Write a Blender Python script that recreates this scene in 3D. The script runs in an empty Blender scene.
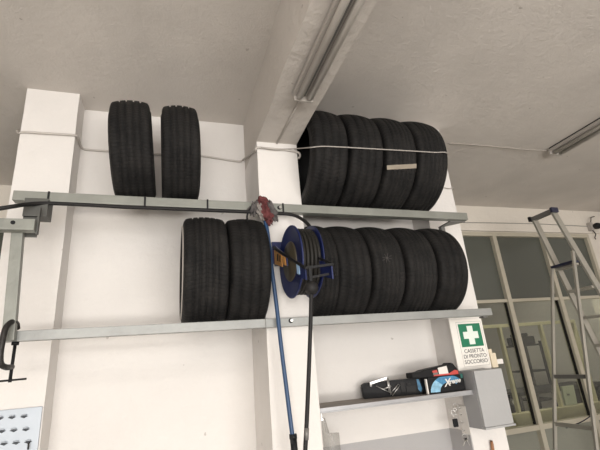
import bpy, bmesh, math, random
from mathutils import Vector, Matrix, noise
random.seed(7)
C = bpy.context.scene.collection
SC = bpy.context.scene
EYE = 1.6                      # camera height above the floor
CEIL = 3.26

# ------------------------------------------------------------ camera
F, YAW, PITCH, ROLL = 406.9, 0.32693547, 0.33111143, -0.08589314
fw = Vector((math.sin(YAW)*math.cos(PITCH), math.cos(YAW)*math.cos(PITCH), math.sin(PITCH)))
r0 = fw.cross(Vector((0, 0, 1))).normalized(); u0 = r0.cross(fw)
cr, sr = math.cos(ROLL), math.sin(ROLL)
RT = cr*r0 + sr*u0; UP = -sr*r0 + cr*u0
cam = bpy.data.cameras.new('camera'); co = bpy.data.objects.new('camera', cam); C.objects.link(co)
cam.sensor_width = 36; cam.lens = F/600*36; cam.clip_start = 0.02
m = Matrix((RT, UP, -fw)).transposed().to_4x4(); m.translation = (0, 0, EYE)
co.matrix_world = m
SC.camera = co

def _ray(x, y): return RT*((x-300)/F) + UP*((225-y)/F) + fw
def P(x, y, Y):                 # the point of the vertical plane at depth Y seen at a pixel
    d = _ray(x, y); d = d*(Y/d.y); return Vector((d.x, d.y, d.z+EYE))
def PZ(x, y, Z):
    d = _ray(x, y); d = d*((Z-EYE)/d.z); return Vector((d.x, d.y, d.z+EYE))

# ------------------------------------------------------------ materials
def mat(name, col, rough=.6, metal=0., bump=0., bscale=20., var=0., vscale=3., spec=.5, detail=6):
    m = bpy.data.materials.new(name); m.use_nodes = True
    nt = m.node_tree; b = nt.nodes['Principled BSDF']
    b.inputs['Base Color'].default_value = (*col, 1); b.inputs['Roughness'].default_value = rough
    b.inputs['Metallic'].default_value = metal; b.inputs['Specular IOR Level'].default_value = spec
    tc = nt.nodes.new('ShaderNodeTexCoord')
    if var:
        n = nt.nodes.new('ShaderNodeTexNoise'); n.inputs['Scale'].default_value = vscale; n.inputs['Detail'].default_value = 6
        nt.links.new(tc.outputs['Object'], n.inputs['Vector'])
        r = nt.nodes.new('ShaderNodeMapRange'); r.inputs[1].default_value = .3; r.inputs[2].default_value = .7
        r.inputs[3].default_value = 1-var; r.inputs[4].default_value = 1+var
        nt.links.new(n.outputs['Fac'], r.inputs[0])
        h = nt.nodes.new('ShaderNodeHueSaturation'); h.inputs['Color'].default_value = (*col, 1)
        nt.links.new(r.outputs[0], h.inputs['Value']); nt.links.new(h.outputs[0], b.inputs['Base Color'])
    if bump:
        n = nt.nodes.new('ShaderNodeTexNoise'); n.inputs['Scale'].default_value = bscale; n.inputs['Detail'].default_value = detail
        nt.links.new(tc.outputs['Object'], n.inputs['Vector'])
        bp = nt.nodes.new('ShaderNodeBump'); bp.inputs['Strength'].default_value = bump; bp.inputs['Distance'].default_value = .02
        nt.links.new(n.outputs['Fac'], bp.inputs['Height']); nt.links.new(bp.outputs[0], b.inputs['Normal'])
    return m

def plaster(name, col, rough_amt, var=.05, paint_z=None, paint=(.3, .3, .32), scale=9., pits=True):
    """painted, unevenly trowelled plaster; below paint_z a grey dado colour"""
    m = bpy.data.materials.new(name); m.use_nodes = True
    nt = m.node_tree; N = nt.nodes; L = nt.links; b = N['Principled BSDF']
    b.inputs['Roughness'].default_value = .85; b.inputs['Specular IOR Level'].default_value = .25
    geo = N.new('ShaderNodeNewGeometry')
    n1 = N.new('ShaderNodeTexNoise'); n1.inputs['Scale'].default_value = 1.7; n1.inputs['Detail'].default_value = 8
    L.new(geo.outputs['Position'], n1.inputs['Vector'])
    rm = N.new('ShaderNodeMapRange'); rm.inputs[1].default_value = .3; rm.inputs[2].default_value = .7
    rm.inputs[3].default_value = 1-var; rm.inputs[4].default_value = 1+var
    L.new(n1.outputs['Fac'], rm.inputs[0])
    hs = N.new('ShaderNodeHueSaturation'); L.new(rm.outputs[0], hs.inputs['Value'])
    if paint_z is not None:
        sp = N.new('ShaderNodeSeparateXYZ'); L.new(geo.outputs['Position'], sp.inputs[0])
        lt = N.new('ShaderNodeMath'); lt.operation = 'LESS_THAN'; lt.inputs[1].default_value = paint_z
        L.new(sp.outputs['Z'], lt.inputs[0])
        mx = N.new('ShaderNodeMix'); mx.data_type = 'RGBA'
        mx.inputs['A'].default_value = (*col, 1); mx.inputs['B'].default_value = (*paint, 1)
        L.new(lt.outputs[0], mx.inputs['Factor']); L.new(mx.outputs['Result'], hs.inputs['Color'])
    else:
        hs.inputs['Color'].default_value = (*col, 1)
    src = hs.outputs[0]
    if pits:                     # scattered knocks and dirt flecks in the paint
        v = N.new('ShaderNodeTexVoronoi'); v.inputs['Scale'].default_value = 5.5
        n3 = N.new('ShaderNodeTexNoise'); n3.inputs['Scale'].default_value = 30; n3.inputs['Detail'].default_value = 3
        L.new(geo.outputs['Position'], n3.inputs['Vector'])
        mv = N.new('ShaderNodeMix'); mv.data_type = 'VECTOR'; mv.inputs['Factor'].default_value = .035
        L.new(geo.outputs['Position'], mv.inputs['A']); L.new(n3.outputs['Color'], mv.inputs['B'])
        L.new(mv.outputs['Result'], v.inputs['Vector'])
        l2 = N.new('ShaderNodeMath'); l2.operation = 'LESS_THAN'; l2.inputs[1].default_value = .045
        L.new(v.outputs['Distance'], l2.inputs[0])
        mx2 = N.new('ShaderNodeMix'); mx2.data_type = 'RGBA'; mx2.inputs['B'].default_value = (col[0]*.55, col[1]*.52, col[2]*.5, 1)
        ml = N.new('ShaderNodeMath'); ml.operation = 'MULTIPLY'; ml.inputs[1].default_value = .6
        L.new(l2.outputs[0], ml.inputs[0])
        L.new(ml.outputs[0], mx2.inputs['Factor']); L.new(src, mx2.inputs['A']); src = mx2.outputs['Result']
    L.new(src, b.inputs['Base Color'])
    n2 = N.new('ShaderNodeTexNoise'); n2.inputs['Scale'].default_value = scale; n2.inputs['Detail'].default_value = 10
    n2.inputs['Roughness'].default_value = .62
    L.new(geo.outputs['Position'], n2.inputs['Vector'])
    bp = N.new('ShaderNodeBump'); bp.inputs['Strength'].default_value = rough_amt; bp.inputs['Distance'].default_value = .03
    L.new(n2.outputs['Fac'], bp.inputs['Height']); L.new(bp.outputs[0], b.inputs['Normal'])
    return m

def rubber(name, lug, skew, base=.0088):
    m = bpy.data.materials.new(name); m.use_nodes = True
    nt = m.node_tree; N = nt.nodes; L = nt.links; b = N['Principled BSDF']
    b.inputs['Roughness'].default_value = .72; b.inputs['Specular IOR Level'].default_value = .22
    tc = N.new('ShaderNodeTexCoord'); s = N.new('ShaderNodeSeparateXYZ'); L.new(tc.outputs['Object'], s.inputs[0])
    at = N.new('ShaderNodeMath'); at.operation = 'ARCTAN2'; L.new(s.outputs['Y'], at.inputs[0]); L.new(s.outputs['Z'], at.inputs[1])
    ab = N.new('ShaderNodeMath'); ab.operation = 'ABSOLUTE'; L.new(s.outputs['X'], ab.inputs[0])
    k1 = N.new('ShaderNodeMath'); k1.operation = 'MULTIPLY'; k1.inputs[1].default_value = lug; L.new(at.outputs[0], k1.inputs[0])
    k2 = N.new('ShaderNodeMath'); k2.operation = 'MULTIPLY'; k2.inputs[1].default_value = skew; L.new(ab.outputs[0], k2.inputs[0])
    ad = N.new('ShaderNodeMath'); ad.operation = 'ADD'; L.new(k1.outputs[0], ad.inputs[0]); L.new(k2.outputs[0], ad.inputs[1])
    sn = N.new('ShaderNodeMath'); sn.operation = 'SINE'; L.new(ad.outputs[0], sn.inputs[0])
    gt = N.new('ShaderNodeMapRange'); gt.inputs[1].default_value = -1; gt.inputs[2].default_value = -.45; L.new(sn.outputs[0], gt.inputs[0])
    bp = N.new('ShaderNodeBump'); bp.inputs['Strength'].default_value = .6; bp.inputs['Distance'].default_value = .003
    L.new(gt.outputs[0], bp.inputs['Height']); L.new(bp.outputs[0], b.inputs['Normal'])
    n = N.new('ShaderNodeTexNoise'); n.inputs['Scale'].default_value = 9; n.inputs['Detail'].default_value = 8
    L.new(tc.outputs['Object'], n.inputs['Vector'])
    cr = N.new('ShaderNodeValToRGB'); cr.color_ramp.elements[0].position = .35; cr.color_ramp.elements[1].position = .75
    cr.color_ramp.elements[0].color = (base*.8, base*.77, base*.78, 1); cr.color_ramp.elements[1].color = (base*2.1, base*1.95, base*1.85, 1)
    L.new(n.outputs['Fac'], cr.inputs[0]); L.new(cr.outputs[0], b.inputs['Base Color'])
    return m

WHITE = plaster('white_wall_paint', (.73, .70, .672), .35, .04)
WHITE_DADO = plaster('white_wall_paint_over_grey_dado', (.73, .70, .672), .3, .04, EYE-.458, (.42, .41, .41))
CEILM = plaster('rough_ceiling_plaster', (.65, .605, .56), .5, .09, scale=22.)
BEAMM = plaster('beam_plaster', (.58, .54, .50), .4, .05, scale=14.)
BACKM = plaster('back_wall_plaster', (.70, .65, .58), .3, .04)
LOWM = plaster('grey_green_wall_paint', (.25, .25, .21), .15, .04, pits=False)
next(n for n in CEILM.node_tree.nodes if n.type == 'TEX_NOISE' and n.inputs['Detail'].default_value == 10).inputs['Roughness'].default_value = .8
FLOORM = plaster('concrete_floor', (.47, .45, .42), .2, .08, pits=False)
STEEL = mat('grey_green_painted_steel', (.235, .24, .215), .45, .2, .12, 60, .1, 9)
STEEL_L = mat('bare_zinc_steel', (.29, .295, .285), .45, .25, .1, 60, .1, 9)
STEEL_D = mat('dark_steel', (.010, .010, .011), .6, 0, spec=.3)
CASTIRON = mat('dark_cast_iron', (.028, .025, .023), .5, .4, .2, 60)
ALU = mat('aluminium', (.47, .45, .40), .38, .55, .05, 50, .08, 6)
ALUD = mat('dull_grey_metal', (.17, .165, .155), .5, .3)
BLACK = mat('black_plastic', (.009, .009, .010), .6, spec=.25)
BLACKR = mat('black_hose_rubber', (.013, .012, .012), .6, spec=.3)
HOSEC = mat('olive_black_hose_rubber', (.015, .0135, .0115), .6, spec=.3)
NAVY = mat('dark_navy_plastic', (.02, .022, .05), .4)
BLUE = mat('blue_enamel', (.008, .016, .085), .42, .1)
BLUEH = mat('blue_hose', (.018, .055, .135), .4)
YELLOW = mat('orange_yellow_label', (.50, .24, .06), .5)
LBLUE = mat('pale_blue_label', (.33, .5, .72), .5)
HUBM = mat('brown_hub_metal', (.055, .045, .028), .5, .3)
RED = mat('red_knit_cloth', (.125, .033, .034), .95, 0, .9, 55, .35, 30)
GREYC = mat('grey_knit_cloth', (.10, .09, .088), .95, 0, .8, 60, .3, 30)
WIREM = mat('white_painted_cable', (.50, .465, .43), .6)
ROPE = mat('pale_cord', (.40, .37, .34), .7)
LABELP = mat('cream_paper', (.56, .49, .40), .8)
TRIMF = mat('window_frame_paint', (.50, .46, .37), .5, .1)
YFRAME = mat('yellowish_frame_paint', (.56, .52, .35), .5)
LAMPM = mat('lamp_enamel', (.40, .37, .34), .45)
TUBE = mat('unlit_lamp_tube', (.62, .59, .55), .3)
CAB = mat('light_grey_enamel', (.40, .40, .40), .42, .1, .04, 40, .03, 4)
SHELFM = mat('grey_shelf_metal', (.37, .37, .38), .4, .3, .05, 30, .1, 6)
SHELFTOP = mat('dusty_shelf_top', (.30, .26, .23), .7, 0, .1, 30, .15, 8)
SIGNW = mat('white_sign_board', (.80, .77, .72), .5)
GREEN = mat('sign_green', (.008, .17, .085), .45)
SIGNX = mat('sign_cross_white', (.74, .80, .74), .5)
INK = mat('dark_ink', (.12, .12, .12), .7)
PALEP = mat('pale_blue_grey_panel', (.44, .48, .53), .45, .15, .05, 50, .05, 5)
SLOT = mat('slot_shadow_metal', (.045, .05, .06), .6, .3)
BEIGE = mat('beige_plastic', (.66, .58, .44), .5)
WOOD = mat('brown_wood', (.27, .12, .05), .55, 0, .2, 40, .2, 12)
CARDW = mat('white_card', (.72, .69, .65), .7)
REDP = mat('red_print', (.50, .06, .05), .5)
CHROME = mat('bright_steel', (.55, .54, .52), .28, .8)
SKYB = mat('sky_blue_print', (.05, .20, .36), .5, 0, 0, 20, .35, 40)
SKYP = mat('pale_blue_print', (.24, .46, .62), .5, 0, 0, 20, .25, 40)
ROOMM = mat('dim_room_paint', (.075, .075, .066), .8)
CHAIRM = mat('dark_chair_fabric', (.03, .032, .034), .8)
PALEG = mat('pale_green_metal', (.40, .43, .33), .6)

def glass(name, tint, frost, haze):
    m = bpy.data.materials.new(name); m.use_nodes = True
    nt = m.node_tree; N = nt.nodes; L = nt.links
    for n in list(N): N.remove(n)
    o = N.new('ShaderNodeOutputMaterial'); t = N.new('ShaderNodeBsdfTransparent'); t.inputs[0].default_value = (*tint, 1)
    d = N.new('ShaderNodeBsdfDiffuse'); d.inputs[0].default_value = (*haze, 1)
    g = N.new('ShaderNodeBsdfGlossy'); g.inputs['Roughness'].default_value = .06
    a = N.new('ShaderNodeMixShader'); a.inputs[0].default_value = frost
    lw = N.new('ShaderNodeLayerWeight'); lw.inputs[0].default_value = .35
    f = N.new('ShaderNodeMapRange'); f.inputs[3].default_value = .02; f.inputs[4].default_value = .3; L.new(lw.outputs['Facing'], f.inputs[0])
    b = N.new('ShaderNodeMixShader')
    L.new(t.outputs[0], a.inputs[1]); L.new(d.outputs[0], a.inputs[2])
    L.new(f.outputs[0], b.inputs[0]); L.new(a.outputs[0], b.inputs[1]); L.new(g.outputs[0], b.inputs[2])
    L.new(b.outputs[0], o.inputs[0]); return m
GLASS = glass('clear_dusty_glass', (.88, .89, .84), .03, (.10, .105, .09))
FROST = glass('grey_green_frosted_glass', (.5, .52, .46), .88, (.098, .104, .088))
BAGM = glass('translucent_plastic_film', (.80, .79, .77), .35, (.55, .54, .52))

# ------------------------------------------------------------ mesh helpers
def link(name, bm, mats, parent=None, smooth=False, kind=None, loc=None):
    me = bpy.data.meshes.new(name); bm.normal_update(); bm.to_mesh(me); bm.free()
    for mm in (mats if isinstance(mats, (list, tuple)) else [mats]): me.materials.append(mm)
    if smooth:
        for p in me.polygons: p.use_smooth = True
    o = bpy.data.objects.new(name, me); C.objects.link(o)
    if parent: o.parent = parent
    if loc is not None: o.location = loc
    if kind: o['kind'] = kind
    return o
def tag(o, label, cat, group=None):
    o['label'] = label; o['category'] = cat
    if group: o['group'] = group
    return o
def thing(name, label, cat, loc=(0, 0, 0), group=None):
    o = bpy.data.objects.new(name, None); C.objects.link(o); o.location = loc; o.empty_display_size = .05
    return tag(o, label, cat, group)
def box(bm, a, b, bev=0., mi=0, M=None):
    x0, y0, z0 = [min(a[i], b[i]) for i in range(3)]; x1, y1, z1 = [max(a[i], b[i]) for i in range(3)]
    t = bmesh.new()
    bmesh.ops.create_cube(t, size=1, matrix=Matrix.Translation(((x0+x1)/2, (y0+y1)/2, (z0+z1)/2)) @ Matrix.Diagonal((x1-x0, y1-y0, z1-z0, 1)))
    if bev: bmesh.ops.bevel(t, geom=list(t.edges), offset=bev, segments=2, affect='EDGES', profile=.7)
    _merge(bm, t, mi, M)
def _merge(bm, t, mi=0, M=None):
    vm = {}
    for v in t.verts: vm[v] = bm.verts.new(M @ v.co if M else v.co)
    for f in t.faces:
        try:
            nf = bm.faces.new([vm[v] for v in f.verts]); nf.material_index = mi; nf.smooth = f.smooth
        except ValueError: pass
    t.free()
def tube(bm, pts, r, n=10, mi=0, caps=True, closed=False):
    pts = [Vector(p) for p in pts]; rings = []
    prev = None
    for i, p in enumerate(pts):
        if closed: t = (pts[(i+1) % len(pts)]-pts[i-1])
        else: t = (pts[min(i+1, len(pts)-1)]-pts[max(i-1, 0)])
        t.normalize()
        if prev is None:
            a = Vector((0, 0, 1)) if abs(t.z) < .9 else Vector((1, 0, 0))
            u = t.cross(a).normalized()
        else: u = (prev - t*prev.dot(t)).normalized()
        prev = u; v = t.cross(u)
        rr = r[i] if isinstance(r, (list, tuple)) else r
        rings.append([bm.verts.new(p+rr*(math.cos(2*math.pi*k/n)*u+math.sin(2*math.pi*k/n)*v)) for k in range(n)])
    m = len(rings)
    for i in range(m if closed else m-1):
        A, B = rings[i], rings[(i+1) % m]
        for k in range(n):
            f = bm.faces.new((A[k], A[(k+1) % n], B[(k+1) % n], B[k])); f.smooth = True; f.material_index = mi
    if caps and not closed:
        for rg, rev in ((rings[0], True), (rings[-1], False)):
            f = bm.faces.new(rg[::-1] if rev else rg); f.material_index = mi
def spline(pts, k=8):
    pts = [Vector(p) for p in pts]; out = []
    for i in range(len(pts)-1):
        p0, p1, p2, p3 = pts[max(i-1, 0)], pts[i], pts[i+1], pts[min(i+2, len(pts)-1)]
        for j in range(k):
            t = j/k
            out.append(.5*((2*p1)+(p2-p0)*t+(2*p0-5*p1+4*p2-p3)*t*t+(3*p1-p0-3*p2+p3)*t**3))
    out.append(pts[-1]); return out
def bar(bm, a, b, w, h, up=(0, 0, 1), bev=0., mi=0):
    """rectangular bar from a to b; h along 'up', w across"""
    a, b = Vector(a), Vector(b); d = b-a; L = d.length; d.normalize()
    s = d.cross(Vector(up)).normalized(); u = s.cross(d)
    M = Matrix((d, s, u)).transposed().to_4x4(); M.translation = (a+b)/2
    box(bm, (-L/2, -w/2, -h/2), (L/2, w/2, h/2), bev, mi, M)
def prism(bm, poly, d, mi=0):
    d = Vector(d); A = [bm.verts.new(Vector(p)) for p in poly]; B = [bm.verts.new(Vector(p)+d) for p in poly]
    n = len(A); fs = [bm.faces.new(A[::-1]), bm.faces.new(B)]
    for i in range(n): fs.append(bm.faces.new((A[i], A[(i+1) % n], B[(i+1) % n], B[i])))
    for f in fs: f.material_index = mi
    bmesh.ops.recalc_face_normals(bm, faces=fs)
def lathe_x(bm, prof, n=96, mi=0, smooth=True):
    """prof: list of (x, r) revolved about X"""
    rings = []
    for x, r in prof:
        rings.append([bm.verts.new((x, r*math.sin(2*math.pi*k/n), r*math.cos(2*math.pi*k/n))) for k in range(n)])
    for A, B in zip(rings, rings[1:]):
        for k in range(n):
            f = bm.faces.new((A[k], B[k], B[(k+1) % n], A[(k+1) % n])); f.smooth = smooth; f.material_index = mi
def cyl(bm, a, b, r, n=20, mi=0): tube(bm, [a, b], r, n, mi)
def text_mesh(body, size, M, depth, materials, name, parent=None, shear=0., align='CENTER', bold=0.):
    cu = bpy.data.curves.new(name, 'FONT'); cu.body = body; cu.size = size; cu.align_x = align; cu.align_y = 'CENTER'
    cu.extrude = depth; cu.shear = shear; cu.offset = bold
    t = bpy.data.objects.new(name, cu); C.objects.link(t)
    bpy.context.view_layer.update()
    me = bpy.data.meshes.new_from_object(t.evaluated_get(bpy.context.evaluated_depsgraph_get()))
    bpy.data.objects.remove(t); bpy.data.curves.remove(cu)
    me.name = name; me.transform(M); me.materials.clear(); me.materials.append(materials)
    o = bpy.data.objects.new(name, me); C.objects.link(o)
    if parent: o.parent = parent
    return o
FRONT = Matrix(((1, 0, 0, 0), (0, 0, -1, 0), (0, 1, 0, 0), (0, 0, 0, 1)))     # XY text -> upright, facing -Y

def structure(name, bm, m, parent=None, smooth=False):
    return link(name, bm, m, parent, smooth, 'structure')
def sbox(name, a, b, m, bev=0.):
    bm = bmesh.new(); box(bm, a, b, bev); return structure(name, bm, m)

# ------------------------------------------------------------ setting
YP = 2.50                                  # face of the infill wall between the pillars
YL, YC, YR = 2.338, 2.10, 2.30             # fronts of left, centre and right pillars
YB = 3.75                                  # window wall
XL, XR, YN, YFAR = -4.5, 6.0, -5.0, 8.0
sbox('floor', (XL-.2, YN-.2, -.1), (XR+.2, YFAR+.2, 0), FLOORM)
sbox('ceiling', (XL-.2, YN-.2, CEIL), (XR+.2, YFAR+.2, CEIL+.15), CEILM)
sbox('wall_left', (XL-.2, YN-.2, 0), (XL, YFAR+.2, CEIL), WHITE)
sbox('wall_right', (XR, YN-.2, 0), (XR+.2, YFAR+.2, CEIL), WHITE)
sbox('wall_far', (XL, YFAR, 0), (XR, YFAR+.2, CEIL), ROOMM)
DX0, DX1, DH = -3.4, 4.6, 3.0              # the big workshop gateway behind the camera
bm = bmesh.new()
box(bm, (XL, YN-.2, 0), (DX0, YN, CEIL)); box(bm, (DX1, YN-.2, 0), (XR, YN, CEIL)); box(bm, (DX0, YN-.2, DH), (DX1, YN, CEIL))
structure('wall_front', bm, WHITE)

def rough_prism(name, x0, x1, y0, y1, z0, z1, m, amp=.0035):
    """a hand-plastered pillar: wavering arrises"""
    bm = bmesh.new(); nz = 40; t = bmesh.new()
    rings = []
    for i in range(nz+1):
        z = z0+(z1-z0)*i/nz; rg = []
        for (x, y, s) in ((x0, y0, 1.3), (x1, y0, 7.7), (x1, y1, 3.1), (x0, y1, 9.9)):
            dx = noise.noise((s, 0, z*4))*amp + noise.noise((s, 5, z*16))*amp*.6
            dy = noise.noise((s, 9, z*4))*amp
            rg.append(bm.verts.new((x+dx, y+dy, z)))
        rings.append(rg)
    for A, B in zip(rings, rings[1:]):
        for k in range(4): bm.faces.new((A[k], A[(k+1) % 4], B[(k+1) % 4], B[k]))
    bm.faces.new(rings[0][::-1]); bm.faces.new(rings[-1]); t.free()
    return structure(name, bm, m)
PLX0, PLX1 = -.815, -.541
PCX0, PCX1 = .483, .733
PRX0, PRX1 = 1.743, 1.998
BEAMZ = EYE+1.29
rough_prism('pillar_left', PLX0, PLX1, YL, YP+.1, 0, CEIL, WHITE)
rough_prism('pillar_center', PCX0, PCX1, YC, YP+.1, 0, BEAMZ, WHITE_DADO)
rough_prism('pillar_right', PRX0, PRX1, YR, YP+.1, 0, CEIL, WHITE)
sbox('wall_back_left', (PLX1-.02, YP, 0), (PCX0+.02, YP+.1, CEIL), WHITE)
sbox('wall_back_right', (PCX1-.02, YP, 0), (PRX0+.02, YP+.1, CEIL), WHITE_DADO)
# dado on the inner face of the right pillar
sbox('trim_1', (PRX0-.004, YR+.004, 0), (PRX0+.01, YP, EYE-.458), mat('grey_dado_paint', (.42, .41, .41), .7))
# downstand beam running from the window wall over the centre pillar to the gateway
bm = bmesh.new(); ny = 90; rings = []
for i in range(ny+1):
    y = YN+(YB-YN)*i/ny; rg = []
    for (x, z, s) in ((PCX0, CEIL+.02, 0), (PCX0, BEAMZ, 1), (PCX1+.0, BEAMZ, 2), (PCX1, CEIL+.02, 3)):
        a = .006
        rg.append(bm.verts.new((x+a*noise.noise((s*3.1, y*3, 0)), y, z+(a*noise.noise((s*3.1, y*3, 7)) if s in (1, 2) else 0))))
    rings.append(rg)
for A, B in zip(rings, rings[1:]):
    for k in range(4): bm.faces.new((A[k], B[k], B[(k+1) % 4], A[(k+1) % 4]))
bm.faces.new(rings[0]); bm.faces.new(rings[-1][::-1])
bmesh.ops.recalc_face_normals(bm, faces=bm.faces)
structure('beam', bm, BEAMM)

# ------------------------------------------------------------ window wall
WT, WB = EYE+1.27, EYE-.775                 # top and bottom of the glazing
WX1 = 5.24
bm = bmesh.new()
box(bm, (XL, YB, WT), (XR, YB+.2, CEIL)); box(bm, (WX1, YB, 0), (XR, YB+.2, WT))
structure('wall_back', bm, BACKM)
sbox('wall_back_low', (XL, YB+.02, 0), (WX1, YB+.2, WB-.03), LOWM)
bm = bmesh.new(); box(bm, (XL, YB-.025, WT+.065), (XR, YB, WT+.09), .004); structure('trim_2', bm, BACKM)
bm = bmesh.new()
box(bm, (XL, YB-.03, WT), (WX1, YB+.05, WT+.05), .004); box(bm, (XL, YB-.03, WB-.05), (WX1, YB+.05, WB), .004)
box(bm, (WX1-.05, YB-.03, WB), (WX1, YB+.05, WT), .004)
w1 = structure('window_1', bm, TRIMF)
for x in (-4.1, -3.35, -2.6, -1.9, -1.13, -.36, .41, 1.18, 1.95, 2.92, 3.69, 4.455):
    bm = bmesh.new(); box(bm, (x-.028, YB-.035, WB-.85 if x > 2.5 else WB), (x+.028, YB+.05, WT), .004)
    box(bm, (x-.036, YB-.002, WB), (x-.028, YB+.03, EYE+.49), 0, 1)  # black strip standing in for the shadow on the mullion's left edge
    structure('mullion', bm, [TRIMF, BLACKR], w1)
bm = bmesh.new(); box(bm, (XL, YB-.02, EYE+.485), (WX1, YB+.045, EYE+.52), .003); structure('transom', bm, TRIMF, w1)
bm = bmesh.new(); box(bm, (XL, YB+.012, EYE+.50), (WX1, YB+.018, WT)); structure('upper_pane', bm, FROST, w1)
bm = bmesh.new(); box(bm, (XL, YB+.012, WB), (WX1, YB+.018, EYE+.50)); structure('lower_pane', bm, GLASS, w1)

# the office behind the glass: a second, yellowish framed screen
YO = 4.3
bm = bmesh.new()
box(bm, (2.4, YO-.025, EYE+.245), (5.25, YO+.025, EYE+.285), .004)
w2 = structure('window_2', bm, YFRAME)
for x in (2.65, 3.32, 3.985, 4.65, 5.23):
    bm = bmesh.new(); box(bm, (x-.018, YO-.025, EYE-.74), (x+.018, YO+.025, EYE+.25), .003); structure('mullion', bm, YFRAME, w2)
bm = bmesh.new(); box(bm, (2.4, YO-.06, EYE-.885), (5.3, YO+.05, EYE-.74), .006); structure('window_sill', bm, YFRAME, w2)
bm = bmesh.new(); box(bm, (2.4, YO-.02, .0), (5.3, YO+.06, EYE-.885)); structure('wall_office_low', bm, LOWM)

# ------------------------------------------------------------ tyre rack
rack = thing('tyre_rack', 'grey steel tyre rack with two long rails bolted across the white pillars', 'rack', (0, 0, 0))
RY0, RY1 = 2.05, 2.098
upA, upB = EYE+.884, EYE+.857            # top of the upper rail at its left and right end (it sags to the right)
loZ = EYE+.236
UX0, UX1, LX0, LX1 = -.705, 1.858, -.665, 1.876
def rail_z(x): return upA+(upB-upA)*(x-UX0)/(UX1-UX0)
bm = bmesh.new(); rh = .048
cuts = [UX0, -.508+.0, -.095, .115, .468-.0, UX1]
bar(bm, (UX0, (RY0+RY1)/2, upA-rh/2), (UX1, (RY0+RY1)/2, upB-rh/2), RY1-RY0, rh, bev=.003)
ur = link('upper_rail', bm, STEEL, rack)
for px_, in ((48,), (145,), (207.5,), (282.5,)):
    x = P(px_, 200, RY0).x
    bm = bmesh.new(); z = rail_z(x)
    box(bm, (x-.0045, RY0-.003, z-rh-.002), (x+.0045, RY1+.002, z+.002)); link('joint_strap', bm, BLACK, ur)
lr_h = .043
bm = bmesh.new(); bar(bm, (LX0, (RY0+RY1)/2, loZ-lr_h/2), (LX1, (RY0+RY1)/2, loZ-lr_h/2), RY1-RY0, lr_h, bev=.003)
lr = link('lower_rail', bm, STEEL_L, rack)
x = P(265.5, 322, RY0).x
bm = bmesh.new(); box(bm, (x-.002, RY0-.002, loZ-lr_h-.001), (x+.002, RY1, loZ+.001)); link('joint_seam', bm, ALUD, lr)
for (px_, py_) in ((280, 207.5), (291.5, 320.5)):
    c = P(px_, py_, RY0); par = ur if py_ < 250 else lr
    bm = bmesh.new(); cyl(bm, (c.x, RY0-.006, c.z), (c.x, RY0+.004, c.z), .0075, 12)
    link('bolt_head', bm, CHROME, par)
    bm = bmesh.new(); cyl(bm, (c.x-.004, RY0-.0025, c.z-.001), (c.x-.004, RY0+.003, c.z-.001), .012, 14); link('washer', bm, STEEL_D, par)
# left post, bracket and side arm
bm = bmesh.new(); bar(bm, (-.652, 2.027, EYE+.668), (-.627, 2.027, loZ-lr_h), .045, .034, up=(0, 1, 0), bev=.003)
link('post', bm, STEEL, rack)
bm = bmesh.new(); bar(bm, (-1.25, 1.985, EYE+.685), (-.574, 1.985, EYE+.685), .05, .052, bev=.004)
arm = link('side_arm', bm, STEEL, rack)
c = P(13, 222.5, 1.96); bm = bmesh.new(); cyl(bm, (c.x, 1.957, c.z), (c.x, 1.985, c.z), .009, 16); link('bolt_hole', bm, BLACK, arm)
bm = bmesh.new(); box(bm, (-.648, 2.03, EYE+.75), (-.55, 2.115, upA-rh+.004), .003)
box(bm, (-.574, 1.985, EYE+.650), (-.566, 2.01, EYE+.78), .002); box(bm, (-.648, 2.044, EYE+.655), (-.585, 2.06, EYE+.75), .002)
link('corner_bracket', bm, mat('dark_bracket_steel', (.085, .085, .078), .5, .3), rack)  # bracket steel, darker than the rails
# right end: angle bracket back to the pillar, both levels
z, x0 = rail_z(1.8)-rh, 1.735
bm = bmesh.new()
prism(bm, [(x0, 2.205, z), (UX1-.005, RY1-.02, z), (x0, RY1-.02, z)], (0, 0, -.008))
box(bm, (x0, 2.175, z-.045), (x0+.028, 2.205, z), .002); link('angle_bracket', bm, ALUD, rack)
bm = bmesh.new(); box(bm, (1.83, RY1-.02, loZ-lr_h-.01), (1.86, RY1+.02, loZ-lr_h), .002); link('angle_bracket', bm, ALUD, rack)

# ------------------------------------------------------------ tyres
def tread_profile(R, W, grooves, gw=.0075, gd=.007):
    hw = W/2; sh = hw*.80; out = []
    # crown half width sh, gently curved; rounded shoulders to hw
    def crown(x): return R-.010*(x/sh)**2 if abs(x) <= sh else None
    pts = []
    for a in (0, 15, 32, 50, 68):         # left shoulder, from the sidewall up to the crown
        t = math.radians(a); pts.append((-sh-(hw-sh)*math.cos(t), R-.010-.040*(1-math.sin(t))))
    xs = [-sh]
    for g in grooves:
        xs += [g-gw/2-.0015, g-gw/2+.0005, g+gw/2-.0005, g+gw/2+.0015]
    xs.append(sh)
    low = set()
    for i in range(len(grooves)): low |= {1+4*i+1, 1+4*i+2}
    for i, x in enumerate(xs): pts.append((x, crown(x)-(gd if i in low else 0)))
    for a in (68, 50, 32, 15, 0):
        t = math.radians(a); pts.append((sh+(hw-sh)*math.cos(t), R-.010-.040*(1-math.sin(t))))
    return pts
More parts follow.
